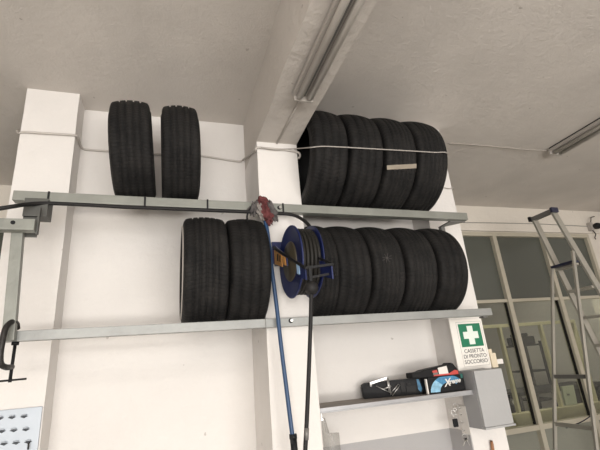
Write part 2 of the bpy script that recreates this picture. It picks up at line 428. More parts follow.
def side_profile(R, W, s, rim):
    hw = W/2; top = R-.05
    return [(s*hw, top), (s*(hw+.003), top-(top-rim)*.25), (s*(hw+.003), top-(top-rim)*.32), (s*(hw+.005), top-(top-rim)*.33), (s*(hw+.005), top-(top-rim)*.5),
            (s*(hw-.002), top-(top-rim)*.72), (s*(hw-.016), rim+.008), (s*(hw-.03), rim), (s*(hw-.042), rim+.004),
            (s*(hw-.03), rim+.03), (s*(hw-.014), (rim+top)/2), (s*(hw-.02), top-.004), (s*hw*.5, R-.03), (0, R-.028)]
SIDEWALL = mat('tyre_sidewall_rubber', (.010, .0098, .0098), .6, 0, .15, 40, .15, 8, .3)
RUB = [rubber('tread_rubber_fine_sipes', 96, 40), rubber('tread_rubber_blocks', 84, -70, .0085), rubber('tread_rubber_worn', 84, 60, .0098)]
protos = {}
def tyre(label, xc, yc, zc, R, W, style, tilt=0., yaw=0., group=None, rot=0.):
    key = (round(R, 4), W, style)
    t = thing('tyre', label, 'tyre', (xc, yc, zc), group)
    if key not in protos:
        gr = [(-.055, -.019, .019, .055), (-.05, 0, .05), (-.058, -.03, 0, .03, .058)][style]
        k = W/.21
        bm = bmesh.new(); lathe_x(bm, tread_profile(R, W, [g*k for g in gr]), 128)
        tr = link('tread', bm, RUB[style], t); out = [tr]
        for s in (-1, 1):
            bm = bmesh.new(); lathe_x(bm, side_profile(R, W, s, .205 if R < .31 else .22), 96)
            bmesh.ops.recalc_face_normals(bm, faces=bm.faces)
            out.append(link('sidewall', bm, SIDEWALL, t))
        protos[key] = out
    else:
        for o in protos[key]:
            c = o.copy(); C.objects.link(c); c.parent = t
    t['group'] = group or 'tyres on the rack'
    t.rotation_euler = (rot, tilt, yaw)
    t.rotation_mode = 'XYZ'
    return t
def fit(top, rz, bot):
    """radius and centre of a tyre resting on the rail whose crown and underside are seen at slopes 'top' and 'bot'"""
    ta, tb = math.atan(top), math.atan(bot); mid, half = (ta+tb)/2, (ta-tb)/2
    lo, hi = 1.9, 2.9                     # distance of the centre from the eye
    for _ in range(60):
        D = (lo+hi)/2; R = D*math.sin(half); yc, zc = D*math.cos(mid), D*math.sin(mid)
        if math.hypot(yc-RY1+.003, zc-rz) > R: hi = D
        else: lo = D
    return R, yc, zc+EYE
G1 = 'two tyres standing on the left of the upper rail'
R, yc, zc = fit(.708, .878, .400)
tyre('black tyre leaning left alone on upper rail, leftmost of all upper tyres', -.199, yc, zc, R, .196, 0, -.085, .0)
tyre('black upright tyre on upper rail, second from left, under the bare ceiling', .042, yc, zc, R, .186, 0, -.04, .0, rot=.4)
R, yc, zc = fit(.744, .868, .396)
names = ['black tyre on upper rail pressed against the centre pillar behind the cord', 'black tyre on upper rail, second to right of centre pillar',
         'black tyre on upper rail with a cream paper strip stuck across its tread', 'black tyre at the far right end of the upper rail']
UR = []
for i in range(4):
    UR.append(tyre(names[i], .848+.2225*i, yc, zc, R, .210, 2 if i in (2, 3) else 1, .02, 0, rot=.3*i))
URy, URz, URR = yc, zc, R
R, yc, zc = fit(.378, .236, .099)
names = ['worn black tyre on lower rail, leftmost, with a pale line on its sidewall', 'worn black tyre on lower rail directly left of the hanging blue hose']
t0 = tyre(names[0], .172, yc, zc, R, .215, 2, 0, 0)
t1 = tyre(names[1], .392-.005, yc, zc-.004, R, .205, 1, .01, 0, rot=.5)
bm = bmesh.new(); lathe_x(bm, [(-.1125, R-.064), (-.1135, R-.061), (-.1135, R-.052), (-.1085, R-.048)], 96)
bmesh.ops.recalc_face_normals(bm, faces=bm.faces)
o = link('pale_line', bm, mat('pale_rubber_line', (.42, .39, .36), .7), t0, True); o['label'] = 'pale line around the sidewall'
R, yc, zc = fit(.362, .236, .097)
names = ['black tyre on lower rail half hidden behind the blue hose reel', 'black tyre on lower rail just right of the hose reel',
         'black tyre on lower rail, third right of centre pillar, with a pale star-shaped scuff', 'black tyre on lower rail, second from the right end',
         'black tyre at the far right end of the lower rail']
LR = []
for i in range(5):
    LR.append(tyre(names[i], (.799, .953, 1.160, 1.372, 1.584)[i], yc, zc, R, (.122, .198, .198, .198, .198)[i], (1, 1, 2, 2, 1)[i], .0, 0, rot=.37*i))
LRy, LRz, LRR = yc, zc, R
def on_tyre(px_, py_, yc, zc, R, out=0.):
    """point where the sight line meets the drum of radius R+out"""
    d = _ray(px_, py_); oy, oz = 0-yc, EYE-zc; r = R+out
    a = d.y**2+d.z**2; b = 2*(oy*d.y+oz*d.z); c = oy*oy+oz*oz-r*r
    q = b*b-4*a*c
    t = (-b-math.sqrt(max(q, 0)))/(2*a)
    return Vector((d.x*t, d.y*t, EYE+d.z*t))
# inner support strips on the wall side, under the tyres' backs
for (xa, xb, (R_, yc_, zc_)) in ((PLX1+.01, PCX0-.01, fit(.708, .878, .400)), (PCX1+.01, PRX0-.01, fit(.744, .868, .396)), (PLX1+.01, PCX0-.01, fit(.378, .236, .099)), (PCX1+.01, PRX0-.01, fit(.362, .236, .097))):
    q_ = .8 if zc_ > EYE+.9 else .45
    y_ = yc_+q_*R_; z_ = zc_-R_*math.sqrt(1-q_**2)-.004
    bm = bmesh.new(); box(bm, (xa-.012, y_, z_-.012), (xb+.012, y_+.025, z_), .002); link('rear_strip', bm, STEEL, rack)
# paper strip on the third upper tyre
def strip(px0, px1, py0, py1, h, parent, name, m, yc, zc, R, out=.0015):
    bm = bmesh.new(); rows = []
    for k in range(9):
        x_ = px0+(px1-px0)*k/8; y_ = py0+(py1-py0)*k/8
        a = on_tyre(x_, y_-h/2, yc, zc, R, out); b = on_tyre(x_, y_+h/2, yc, zc, R, out)
        rows.append((bm.verts.new(a), bm.verts.new(b)))
    for A, B in zip(rows, rows[1:]): bm.faces.new((A[0], A[1], B[1], B[0]))
    ret = bmesh.ops.solidify(bm, geom=list(bm.faces), thickness=.0008)
    bm.transform(parent.matrix_basis.inverted())
    return link(name, bm, m, parent)
bpy.context.view_layer.update()
o = strip(387, 416.5, 167.5, 166, 4.4, UR[2], 'paper_strip', LABELP, URy, URz, URR); o['label'] = 'cream paper strip'
# star scuff
bm = bmesh.new()
for a in (10, 55, 100, 150):
    dx, dy = 5*math.cos(math.radians(a)), 5*math.sin(math.radians(a))
    A = on_tyre(387-dx, 258-dy, LRy, LRz, LRR, .0012); B = on_tyre(387+dx, 258+dy, LRy, LRz, LRR, .0012)
    bar(bm, A, B, .0016, .0016, up=(0, 1, 0))
bm.transform(LR[2].matrix_basis.inverted())
o = link('chalk_mark', bm, mat('grey_chalk', (.075, .07, .066), .9), LR[2]); o['label'] = 'pale star-shaped scuff'

# ------------------------------------------------------------ cables and cords
def cable(name, pts, r, m, label, cat, k=6, group=None):
    bm = bmesh.new(); tube(bm, spline(pts, k), r, 8); return tag(link(name, bm, m, None, True), label, cat, group)
y_ = YL-.012
cable('cable', [P(21, 131, YL+.14)+Vector((-.02, 0, .0)), (PLX0-.012, YL+.02, P(21, 132, YL).z), P(24, 132, y_), P(48, 133.5, y_), P(72, 135, y_), (PLX1+.012, YL+.01, P(76, 136, YL).z),
      (PLX1+.010, YP-.02, P(84, 149.5, YP).z), (PLX1+.06, YP-.009, P(88, 150.5, YP).z), P(112, 151.5, YP-.009), P(155, 154, YP-.009), P(200, 156, YP-.009), P(228, 160, YP-.009), P(240, 161.5, YP-.009),
      (PCX0-.012, YP-.02, P(245, 161, YP).z), (PCX0-.012, YC+.02, P(256, 149.5, YC).z), (PCX0+.0, YC-.011, P(257, 148.5, YC).z), P(268, 148.5, YC-.010), P(285, 150, YC-.010), P(295, 151.5, YC-.010),
      P(299, 153, YC-.012), P(300, 156, YC-.012), P(298.5, 158.5, YC-.012)], .0068, WIREM,
      'thick pale cable wrapped across the left pillar and along the wall to the centre pillar', 'cable')
pts = [P(261, 147.5, YC-.02), P(275, 149.5, YC-.022), P(285, 149, YC-.02), P(296.5, 148.6, YC-.02)]
prev = None
for (a, b) in ((310, 147.5), (322, 146.4), (340, 147), (365, 148.4), (390, 149.8), (415, 151.2), (435, 152.4), (447, 153)):
    pts.append(on_tyre(a, b, URy, URz, URR, .006))
e = pts[-1]
pts += [Vector((1.632, e.y+.10, e.z-.005)), Vector((1.64, 2.22, EYE+.98)), P(438, 187, YR-.012), P(443, 187.5, YR-.012), P(449, 188.5, YR-.012), Vector((PRX1+.012, YR-.008, P(454, 189, YR).z)), Vector((PRX1+.014, YR+.1, P(454, 189, YR).z-.01))]
cable('cord', pts, .0032, ROPE, 'thin pale cord stretched across the four upper right tyres', 'cord', 5)
cz = CEIL-.008
cable('ceiling_cable', [PZ(449, 143.2, cz), PZ(475, 144.8, cz), PZ(500, 147, cz), PZ(525, 149.5, cz), PZ(545, 150.5, cz), PZ(551, 151.5, cz-.005), PZ(553, 154, CEIL-.03)], .0042, mat('ceiling_cable_paint', (.44, .40, .36), .7),
      'pale cable clipped along the ceiling to the right lamp fitting', 'cable')
bm = bmesh.new()
hy = 2.035
hp = [P(-14, 211, 1.93), P(0, 208.5, 1.93), P(14, 206.3, 1.945), P(25, 204.6, 1.99), P(45, 203.3, hy), P(80, 204.6, hy), P(120, 206.8, hy), P(160, 208.4, hy), P(200, 210, hy), P(240, 211.6, hy), P(270, 213, hy-.005), P(290, 214.5, hy-.005),
      P(301, 218.5, 2.0), P(309, 225.5, 1.95), P(314, 234, 1.92)]
hp = [Vector((p.x, p.y, min(p.z, rail_z(p.x)-rh-.0105)) if 3 < i < 12 else p) for i, p in enumerate(hp)]
tube(bm, spline(hp, 6), .0095, 10)
tag(link('supply_hose', bm, BLACKR, None, True), 'black air hose running along underside of the upper rail', 'hose')

# ------------------------------------------------------------ hose reel
RX, RYc, RZ, RR = .578, 1.9, EYE+.494, .183
reel = thing('hose_reel', 'blue hose reel with black hose mounted on the front of centre pillar', 'hose reel', (RX, RYc, RZ))
reel.rotation_euler = (0, 0, 0)
tw = math.radians(2)
Mr = Matrix.Rotation(tw, 4, 'Z')
def disc(x0, x1, r, rin=0):
    bm = bmesh.new()
    lathe_x(bm, [(x0, .001), (x0, r-.012), (x0-.004 if x0 < .05 else x0, r-.005), (x0, r), (x1, r), (x1, .001)], 64)
    bmesh.ops.recalc_face_normals(bm, faces=bm.faces); bm.transform(Mr); return bm
link('spool_disc', disc(0, .004, RR), BLUE, reel)
link('spool_disc', disc(.104, .108, RR), BLUE, reel)
bm = bmesh.new(); lathe_x(bm, [(-.022, .001), (-.022, .018), (-.012, .024), (-.010, .094), (-.002, .101), (-.0005, .101)], 40)
bmesh.ops.recalc_face_normals(bm, faces=bm.faces); bm.transform(Mr); link('spring_hub', bm, HUBM, reel)
bm = bmesh.new(); lathe_x(bm, [(.003, .09), (.109, .09)], 40); bm.transform(Mr); link('drum', bm, BLUE, reel)
bm = bmesh.new()
for lay, rad, n in ((0, .107, 5), (1, .124, 5), (2, .141, 5), (3, .158, 5)):
    for i in range(n):
        x = .015+i*.0184+(.002 if lay % 2 else 0); q = []
        for k in range(40):
            a = 2*math.pi*k/40; q.append((x+.002*math.sin(a+i), rad*math.sin(a), rad*math.cos(a)))
        tube(bm, q, .0093, 8, closed=True)
bm.transform(Mr); link('wound_hose', bm, HOSEC, reel, True)
def loc(p): return Vector(p)-Vector((RX, RYc, RZ))
# side arm, front bar and roller guide
X0, X1, YF = .542, .668, 1.575
A = loc((X0, 2.085, EYE+.622)); B = loc((X0, YF, EYE+.381)); Cc = loc((X1, YF, EYE+.397)); D = loc((X1, 2.085, EYE+.622))
bm = bmesh.new()
bar(bm, A, B, .006, .012); bar(bm, B, Cc, .010, .010); bar(bm, Cc, D, .006, .010)
bar(bm, B+Vector((.01, .035, -.035)), Cc+Vector((-.01, .035, -.035)), .009, .009)
link('guide_frame', bm, STEEL_D, reel)
n_ = Vector((0, 0, -1))
bm = bmesh.new()
prism(bm, [loc((X0+.004, 2.10, EYE+.645)), loc((X0+.004, 2.02, EYE+.60)), loc((X0+.004, 1.86, EYE+.516)), loc((X0+.004, 1.86, EYE+.462)), loc((X0+.004, 2.02, EYE+.50)), loc((X0+.004, 2.10, EYE+.52))], (.006, 0, 0))
link('side_bracket', bm, BLUE, reel); bm = bmesh.new()
prism(bm, [loc((X0+.004, 1.71, EYE+.445)), loc((X0+.004, 1.595, EYE+.392)), loc((X0+.004, 1.595, EYE+.335)), loc((X0+.004, 1.71, EYE+.375))], (.006, 0, 0))
link('guide_cheek', bm, BLUE, reel); bm = bmesh.new()
prism(bm, [loc((X1-.006, 1.72, EYE+.45)), loc((X1-.006, 1.585, EYE+.392)), loc((X1-.006, 1.585, EYE+.335)), loc((X1-.006, 1.72, EYE+.38))], (.006, 0, 0))
link('guide_cheek', bm, BLUE, reel)
bm = bmesh.new()
prism(bm, [loc((X0-.001, 2.075, EYE+.605)), loc((X0-.001, 1.93, EYE+.535)), loc((X0-.001, 1.93, EYE+.475)), loc((X0-.001, 2.075, EYE+.525))], (.004, 0, 0))
prism(bm, [loc((X0-.001, 1.915, EYE+.528)), loc((X0-.001, 1.875, EYE+.51)), loc((X0-.001, 1.865, EYE+.465)), loc((X0-.001, 1.905, EYE+.48))], (.004, 0, 0))
prism(bm, [loc((X0-.002, 2.01, EYE+.565)), loc((X0-.002, 1.985, EYE+.555)), loc((X0-.002, 1.995, EYE+.52)), loc((X0-.002, 2.02, EYE+.53))], (.001, 0, 0), 1)
prism(bm, [loc((X0-.002, 1.965, EYE+.545)), loc((X0-.002, 1.945, EYE+.535)), loc((X0-.002, 1.955, EYE+.505)), loc((X0-.002, 1.975, EYE+.515))], (.001, 0, 0), 1)
link('maker_label', bm, [YELLOW, STEEL_D], reel)['label'] = 'orange-yellow label'
bm = bmesh.new(); prism(bm, [loc((X0+.001, 1.70, EYE+.435)), loc((X0+.001, 1.665, EYE+.42)), loc((X0+.001, 1.665, EYE+.375)), loc((X0+.001, 1.70, EYE+.385))], (.003, 0, 0)); link('notice_label', bm, LBLUE, reel)
bm = bmesh.new(); box(bm, loc((.535, 2.086, EYE+.53)), loc((.68, 2.0995, EYE+.655)), .003); cyl(bm, loc((X0, RYc, RZ)), loc((X1, RYc, RZ)), .012)
bar(bm, loc((X1, 2.09, EYE+.5)), loc((X1, RYc-.02, RZ)), .006, .04)
link('wall_plate', bm, BLUE, reel)
gx = .560
bm = bmesh.new(); bar(bm, loc((gx, YF, EYE+.39)), loc((gx, YF, EYE+.32)), .012, .012, up=(0, 1, 0)); link('guide_post', bm, STEEL_D, reel)
bm = bmesh.new(); bmesh.ops.create_uvsphere(bm, u_segments=20, v_segments=12, radius=.029, matrix=Matrix.Translation(loc((gx, YF, EYE+.297))))
link('stop_ball', bm, BLACKR, reel, True)
bm = bmesh.new()
ends = [loc((gx, YF, EYE+.30))]+[loc(P(x_, y_, 1.575+.0)) for x_, y_ in ((310.8, 315), (309.8, 345), (308.5, 380), (306.8, 420), (305, 455), (303, 500))]
tube(bm, spline(ends, 4), .0082, 10); link('hanging_hose', bm, BLACKR, reel, True)
bm = bmesh.new(); a, b = loc(P(306.6, 428, 1.575)), loc(P(306.2, 440, 1.575)); cyl(bm, a, b, .0092, 12); link('hose_ferrule', bm, ALUD, reel)
# blue straight hose
hb = [P(263.5, 212, 2.045), P(265.5, 222, 2.03), P(268, 235, 2.02), P(272, 270, 2.01), P(276.5, 305, 2.015), P(281, 345, 2.01), P(286, 385, 2.0), P(291, 425, 1.99), P(293.5, 444, 1.985)]
bh = thing('air_hose', 'blue air hose hanging straight down beside the hose reel', 'hose', (0, 0, 0))
bm = bmesh.new(); tube(bm, spline(hb, 5), .0102, 10); link('hose', bm, BLUEH, bh, True)
bm = bmesh.new(); cyl(bm, P(293.3, 438, 1.986), P(295.5, 462, 1.98), .0155, 14); cyl(bm, P(292.9, 434, 1.986), P(293.3, 439, 1.986), .018, 6)
bar(bm, P(291.3, 435, 1.98), P(292.3, 444, 1.975), .008, .012)
link('coupling', bm, BLACK, bh)

# ------------------------------------------------------------ cloth on the rail
rag = thing('work_glove', 'crumpled red and grey cloth glove hung over the upper rail at centre pillar', 'glove', tuple(P(264, 210, 2.035)))
def lump(c, ax, r, seed, m, name, amp=.3, n=4):
    bm = bmesh.new(); bmesh.ops.create_icosphere(bm, subdivisions=n, radius=1)
    for v in bm.verts:
        d = v.co.copy()
        s = 1+amp*noise.noise(d*2.1+Vector((seed, 0, 0)))+amp*.6*noise.noise(d*5+Vector((0, seed, 0)))
        s += amp*.35*math.sin(d.x*9+d.z*5+seed)
        v.co = Vector((d.x*r[0]*s, d.y*r[1]*s, d.z*r[2]*s))
    bm.transform(Matrix.Rotation(ax, 4, 'Y')); bm.transform(Matrix.Translation(Vector(c)-rag.location))
    return link(name, bm, m, rag, True)
PALEC = mat('pale_grey_cloth', (.24, .215, .20), .95, 0, .6, 60, .2, 20)
lump(P(262.5, 203, 2.033), -.5, (.034, .036, .036), 3.1, RED, 'palm')
lump(P(266.5, 214.5, 2.02), -.30, (.031, .033, .060), 8.3, RED, 'folded_fingers', .36)
lump(P(271.8, 211, 2.026), -.30, (.024, .024, .060), 1.7, GREYC, 'knit_back', .3)
lump(P(260, 211, 2.024), -.28, (.019, .022, .055), 5.2, PALEC, 'cuff', .3)
lump(P(254.5, 208, 2.035), .5, (.026, .022, .044), 6.4, GREYC, 'thumb', .4)
bm = bmesh.new(); tube(bm, spline([P(*q)-rag.location for q in ((258, 201.5, 2.04), (253, 205, 2.03), (248.5, 211.5, 2.03), (247, 217, 2.03), (248, 221, 2.03))], 5), .0052, 8); link('strap', bm, BLACK, rag, True)

# ------------------------------------------------------------ G-clamp on the lower rail's left end
cx = P(9, 345, 2.0).x
cl = thing('screw_clamp', 'dark iron screw clamp gripping the left end of lower rail', 'clamp', (cx, 2.0, loZ))
def lc(x, y, z): return Vector((x, y, z))-cl.location
sp = [lc(cx, 2.072, loZ+.012), lc(cx-.0, 2.05, loZ+.03), lc(cx-.005, 2.01, loZ+.032), lc(cx-.012, 1.975, loZ+.005), lc(cx-.014, 1.965, loZ-.05), lc(cx-.014, 1.965, loZ-.10), lc(cx-.010, 1.975, loZ-.135), lc(cx, 2.005, loZ-.147), lc(cx, 2.07, loZ-.145)]
bm = bmesh.new(); tube(bm, spline(sp, 6), .0115, 10); link('frame', bm, CASTIRON, cl, True)
bm = bmesh.new(); cyl(bm, lc(cx, 2.072, loZ-lr_h-.012), lc(cx, 2.072, loZ-.205), .0065, 12); cyl(bm, lc(cx, 2.072, loZ-lr_h-.001), lc(cx, 2.072, loZ-lr_h-.014), .014, 14)
link('spindle', bm, STEEL_D, cl)
bm = bmesh.new(); cyl(bm, lc(cx-.055, 2.066, loZ-.198), lc(cx+.06, 2.066, loZ-.196), .0042, 10); link('handle', bm, STEEL_D, cl)

# ------------------------------------------------------------ louvred tool panel on the left pillar
c0 = P(42.3, 406.3, YL-.012); w_ = c0.x+.80
pan = thing('louvre_board', 'pale blue-grey louvred metal tool panel on the front of left pillar', 'tool panel', (c0.x, YL, c0.z-.5))
bm = bmesh.new(); box(bm, (-w_, -.012, 0), (0, -.0005, .5), .003)
for r_ in range(4):
    for k in range(4):
        px_, py_ = (24.2, 416.5) if r_ == 0 else (26, 429.5) if r_ == 1 else (28.3, 442) if r_ == 2 else (30, 455)
        q = P(px_-12.1*k, py_+.9*k, YL-.012)-pan.location
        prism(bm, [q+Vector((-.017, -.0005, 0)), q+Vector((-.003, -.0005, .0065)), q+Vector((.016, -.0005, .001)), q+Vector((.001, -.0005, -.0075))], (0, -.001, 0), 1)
        tube(bm, [q+Vector((-.010, -.002, .006)), q+Vector((0, -.008, .008)), q+Vector((.010, -.002, .006))], .0028, 6)
link('louvred_sheet', bm, [PALEP, SLOT], pan)
bm = bmesh.new(); q = P(28.5, 446, YL-.02)-pan.location
tube(bm, [q+Vector((0, .0075, .012)), q+Vector((0, -.004, .012)), q+Vector((.001, -.006, -.014))], .0035, 8); link('hook', bm, CASTIRON, pan)

# ------------------------------------------------------------ ceiling lamp fittings
def lamp(name, label, x0, x1, y0, y1, z, shade=True):
    t = thing(name, label, 'lamp', ((x0+x1)/2, (y0+y1)/2, z)); w = x1-x0; L = (y1-y0)/2
    bm = bmesh.new(); box(bm, (-w/2, -L, -.036), (w/2, L, -.012), .003); link('housing', bm, LAMPM, t)
    bm = bmesh.new(); box(bm, (-w/2+.006, -L+.01, -.013), (w/2-.006, L-.01, 0)); link('shadow_gap_strip', bm, BLACK, t)  # black strip put in as the shadow gap above the housing
    bm = bmesh.new(); box(bm, (-w*.06, -L+.02, -.040), (w*.06, L-.02, -.035)); link('centre_channel', bm, ALUD, t)
    for s in (-1, 1):
        bm = bmesh.new(); cyl(bm, (s*w*.25, -L+.03, -.053), (s*w*.25, L-.03, -.053), .016, 14); link('lamp_tube', bm, TUBE, t)
    for s in (-1, 1):
        bm = bmesh.new(); box(bm, (-w/2+.004, s*L-.012 if s > 0 else -L, -.062), (w/2-.004, s*L if s > 0 else -L+.012, -.014), .003); link('end_cap', bm, LAMPM, t)
    return t
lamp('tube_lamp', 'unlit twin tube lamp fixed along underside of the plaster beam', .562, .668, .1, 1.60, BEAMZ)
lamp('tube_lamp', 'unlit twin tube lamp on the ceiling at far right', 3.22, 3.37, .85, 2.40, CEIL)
# conduit stub on the beam between lamp and pillar
a = PZ(284, 128, BEAMZ-.004); b = PZ(292, 108, BEAMZ-.004)
bm = bmesh.new(); tube(bm, [(a.x, YC-.01, BEAMZ-.005), (a.x+.01, 1.8, BEAMZ-.005), (.622, 1.60, BEAMZ-.012)], .0065, 8)
tag(link('lamp_cable', bm, WIREM, None, True), 'pale cable stub on the beam between the lamp and centre pillar', 'cable')

# ------------------------------------------------------------ wall shelf and what stands on it
SY = 2.20; SZ = EYE-.222
sh = thing('wall_shelf', 'narrow grey metal shelf fixed between centre and right pillars', 'shelf', (1.24, YP, SZ))
bm = bmesh.new(); box(bm, (.737-1.24, SY+.004-YP, -.006), (1.735-1.24, -.0005, 0), .001); link('shelf_top', bm, SHELFTOP, sh)
bm = bmesh.new(); box(bm, (.737-1.24, SY-YP, -.02), (1.735-1.24, SY+.006-YP, .001), .0015); box(bm, (.737-1.24, SY-.005-YP, -.024), (1.735-1.24, SY+.010-YP, -.018), .0015); link('front_lip', bm, SHELFM, sh)
y0 = SY+.035
def XAT(px_, z, Y):            # x on the line (Y, z) seen at image column px_
    lo, hi = .3, 2.4
    for _ in range(50):
        mid = (lo+hi)/2; v = Vector((mid, Y, z-EYE)); c = 300+F*v.dot(RT)/v.dot(fw)
        if c < px_: lo = mid
        else: hi = mid
    return lo
# long black tool case
cya, cyb = 2.415, 2.31; ax_ = XAT(364, SZ, cya); bx_ = XAT(424, SZ, cyb); d = math.hypot(bx_-ax_, cya-cyb)
tc_ = thing('tool_case', 'long black plastic tool case at left on the grey shelf', 'tool case', (ax_, cya, SZ)); tc_.rotation_euler = (0, 0, -math.atan2(cya-cyb, bx_-ax_))
M4 = Matrix.Rotation(-.035, 4, 'Z')
bm = bmesh.new(); prism(bm, [(0, 0, 0), (d, 0, 0), (d+.012, 0, .035), (d+.005, 0, .088), (d-.02, 0, .092), (.012, 0, .088), (-.006, 0, .07)], (0, .055, 0))
bmesh.ops.bevel(bm, geom=list(bm.edges), offset=.006, segments=2, affect='EDGES'); link('case_body', bm, BLACK, tc_)
for nm, A_, B_ in (('latch', (d*.63, -.004, .02), (d*.70, .002, .08)), ('latch', (d*.72, -.004, .012), (d*.88, .002, .05)), ('ridge', (d*.74, -.006, .055), (d*.80, .002, .068)),
                   ('ridge', (d*.04, -.005, .062), (d*.20, .003, .070)), ('pocket', (d*.46, -.008, .008), (d*.60, .002, .05))):
    bm = bmesh.new(); box(bm, A_, B_, .002); link(nm, bm, BLACKR, tc_)
bm = bmesh.new(); prism(bm, [(d*.915, -.002, .03), (d*.955, -.002, .01), (d*.985, -.002, .03), (d*.95, -.002, .085), (d*.915, -.002, .085)], (0, .004, 0)); link('blue_stripe', bm, SKYB, tc_)
# steel puller lying against it
pu = thing('gear_puller', 'bright steel puller arms and clip resting against the black tool case', 'tool', tuple(P(385, 392, 2.36)))
pl = lambda x, y: P(x, y, cya-.014-(cya-cyb)*(x-364)/60)-pu.location
def rods(name, segs, r):
    bm = bmesh.new()
    for s in segs: tube(bm, s, r, 8)
    return link(name, bm, CHROME, pu, True)
bm = bmesh.new(); bar(bm, pl(370, 383.5), pl(387, 378), .005, .013, up=(0, 0, 1), bev=.001); bar(bm, pl(370, 382), pl(371, 386.5), .005, .011, up=(1, 0, 0)); link('flat_jaw', bm, CHROME, pu)
rods('arm', [[pl(387, 377.5), pl(389, 392)], [pl(388, 378), pl(391, 395)]], .0038)
rods('arm', [[pl(376, 386), pl(390, 392.5)]], .0026)
rods('arm', [[pl(392.5, 395.5), pl(400, 385)], [pl(391, 393), pl(398.5, 384)]], .0028)
rods('screw', [[pl(384, 389), pl(391, 386)]], .0055)
# box with blue print
ax_ = XAT(430.5, SZ, y0); d = XAT(466, SZ, y0)-ax_; hbx = .092
bx = thing('battery_box', 'black carton with a blue swirl and white lettering, right on the shelf', 'box', (ax_, y0, SZ))
bm = bmesh.new(); box(bm, (0, 0, 0), (d, .09, hbx), .002); link('carton', bm, BLACK, bx)
bm = bmesh.new()
n = 26; inner, outer = [], []
for k in range(n+1):
    t = k/n; a_ = math.pi*(1-.02)-t*math.pi*.74
    inner.append((d*.56+d*.28*math.cos(a_), -.0006, .004+.052*math.sin(a_))); 
    outer.append((min(max(d*.52+d*.50*math.cos(a_), .004), d-.002), -.0006, min(.004+.092*math.sin(a_), hbx-.003)))
for k in range(n):
    vs = [bm.verts.new(p) for p in (inner[k], inner[k+1], outer[k+1], outer[k])]; f = bm.faces.new(vs); f.material_index = 1 if k < 9 else 0
bmesh.ops.recalc_face_normals(bm, faces=bm.faces); link('blue_swirl', bm, [SKYB, SKYP], bx)
text_mesh('X', .058, Matrix.Translation((d*.50, -.0016, .052)) @ Matrix.Rotation(-.10, 4, 'Y') @ FRONT, .0004, CARDW, 'lettering_initial', bx, .35, bold=.0012)
text_mesh('treme', .036, Matrix.Translation((d*.71, -.0016, .058)) @ Matrix.Rotation(-.06, 4, 'Y') @ FRONT, .0004, CARDW, 'lettering', bx, .35, bold=.0010)
bm = bmesh.new(); box(bm, (d*.92, -.0008, .07), (d*.985, 0, .095)); link('green_corner', bm, mat('dark_green_print', (.02, .12, .10), .5), bx)
# black case with red print lying on top
zt = SZ+hbx
ax2 = XAT(413, zt, y0); d2 = XAT(460, zt, y0)-ax2
b2 = thing('cordless_tool_box', 'black box with red and white print lying on top of the blue carton', 'box', (ax2, y0+.002, zt+.0005))
bm = bmesh.new(); prism(bm, [(0, 0, .004), (d2*.33, 0, .0), (d2*.98, 0, 0), (d2, 0, .02), (d2*.90, 0, .066), (d2*.84, 0, .072), (d2*.80, 0, .062), (d2*.42, 0, .05), (d2*.26, 0, .044), (d2*.18, 0, .036), (0, 0, .034)], (0, .07, 0))
bmesh.ops.bevel(bm, geom=list(bm.edges), offset=.003, segments=1, affect='EDGES'); link('box_body', bm, BLACK, b2)
bm = bmesh.new()
prism(bm, [(d2*.43, -.001, .004), (d2*.97, -.001, .002), (d2*.975, -.001, .022), (d2*.90, -.001, .028), (d2*.78, -.001, .012), (d2*.46, -.001, .012)], (0, .002, 0))
prism(bm, [(d2*.42, -.001, .034), (d2*.52, -.001, .038), (d2*.54, -.001, .020), (d2*.44, -.001, .018)], (0, .002, 0))
link('red_print', bm, REDP, b2)
bm = bmesh.new(); prism(bm, [(d2*.56, -.0012, .012), (d2*.76, -.0012, .012), (d2*.745, -.0012, .055), (d2*.55, -.0012, .048)], (0, .002, 0)); link('white_label', bm, CARDW, b2)
bm = bmesh.new(); prism(bm, [(d2*.43, -.0012, .011), (d2*.54, -.0012, .011), (d2*.535, -.0012, .024), (d2*.435, -.0012, .022)], (0, .002, 0)); link('grey_label', bm, ALUD, b2)
# sheet of white card between the boxes
bm = bmesh.new(); box(bm, (ax_-.013, y0+.005, SZ+.0005), (ax_-.004, y0+.02, SZ+.085), .001)
tag(link('white_card', bm, CARDW), 'small white card stuck upright between the tool case and blue carton', 'card')

# ------------------------------------------------------------ first-aid sign, cabinet, odds and ends on the right pillar
sx0, sx1, sz0, sz1 = 1.735, 1.990, EYE-.112, EYE+.198
sg = thing('first_aid_sign', 'white first aid sign with green cross panel on right pillar', 'sign', (sx0, YR-.014, sz0)); sw, shh = sx1-sx0, sz1-sz0
bm = bmesh.new(); box(bm, (0, 0, 0), (sw, .013, shh), .003); link('sign_board', bm, SIGNW, sg)
gx0, gx1, gz0, gz1 = sw*.235, sw*.905, shh*.44, shh*.905
bm = bmesh.new(); box(bm, (gx0, -.001, gz0), (gx1, .001, gz1)); link('green_field', bm, GREEN, sg)
bm = bmesh.new(); gc, gm = (gx0+gx1)/2, (gz0+gz1)/2; aw = .022; ah = .058
poly = [(-aw, -ah), (aw, -ah), (aw, -aw), (ah, -aw), (ah, aw), (aw, aw), (aw, ah), (-aw, ah), (-aw, aw), (-ah, aw), (-ah, -aw), (-aw, -aw)]
prism(bm, [(gc+p[0], -.0018, gm+p[1]) for p in poly], (0, .001, 0)); link('cross', bm, SIGNX, sg)
for i, s in enumerate(('CASSETTA', 'DI PRONTO', 'SOCCORSO')):
    text_mesh(s, .033, Matrix.Translation((gc, -.0012, shh*(.355-.105*i))) @ FRONT, .0003, INK, 'lettering', sg, bold=.0003)
bm = bmesh.new()
bx0, bx1, bz0, bz1 = gx0-.012, gx1+.012, shh*.06, gz1+.012
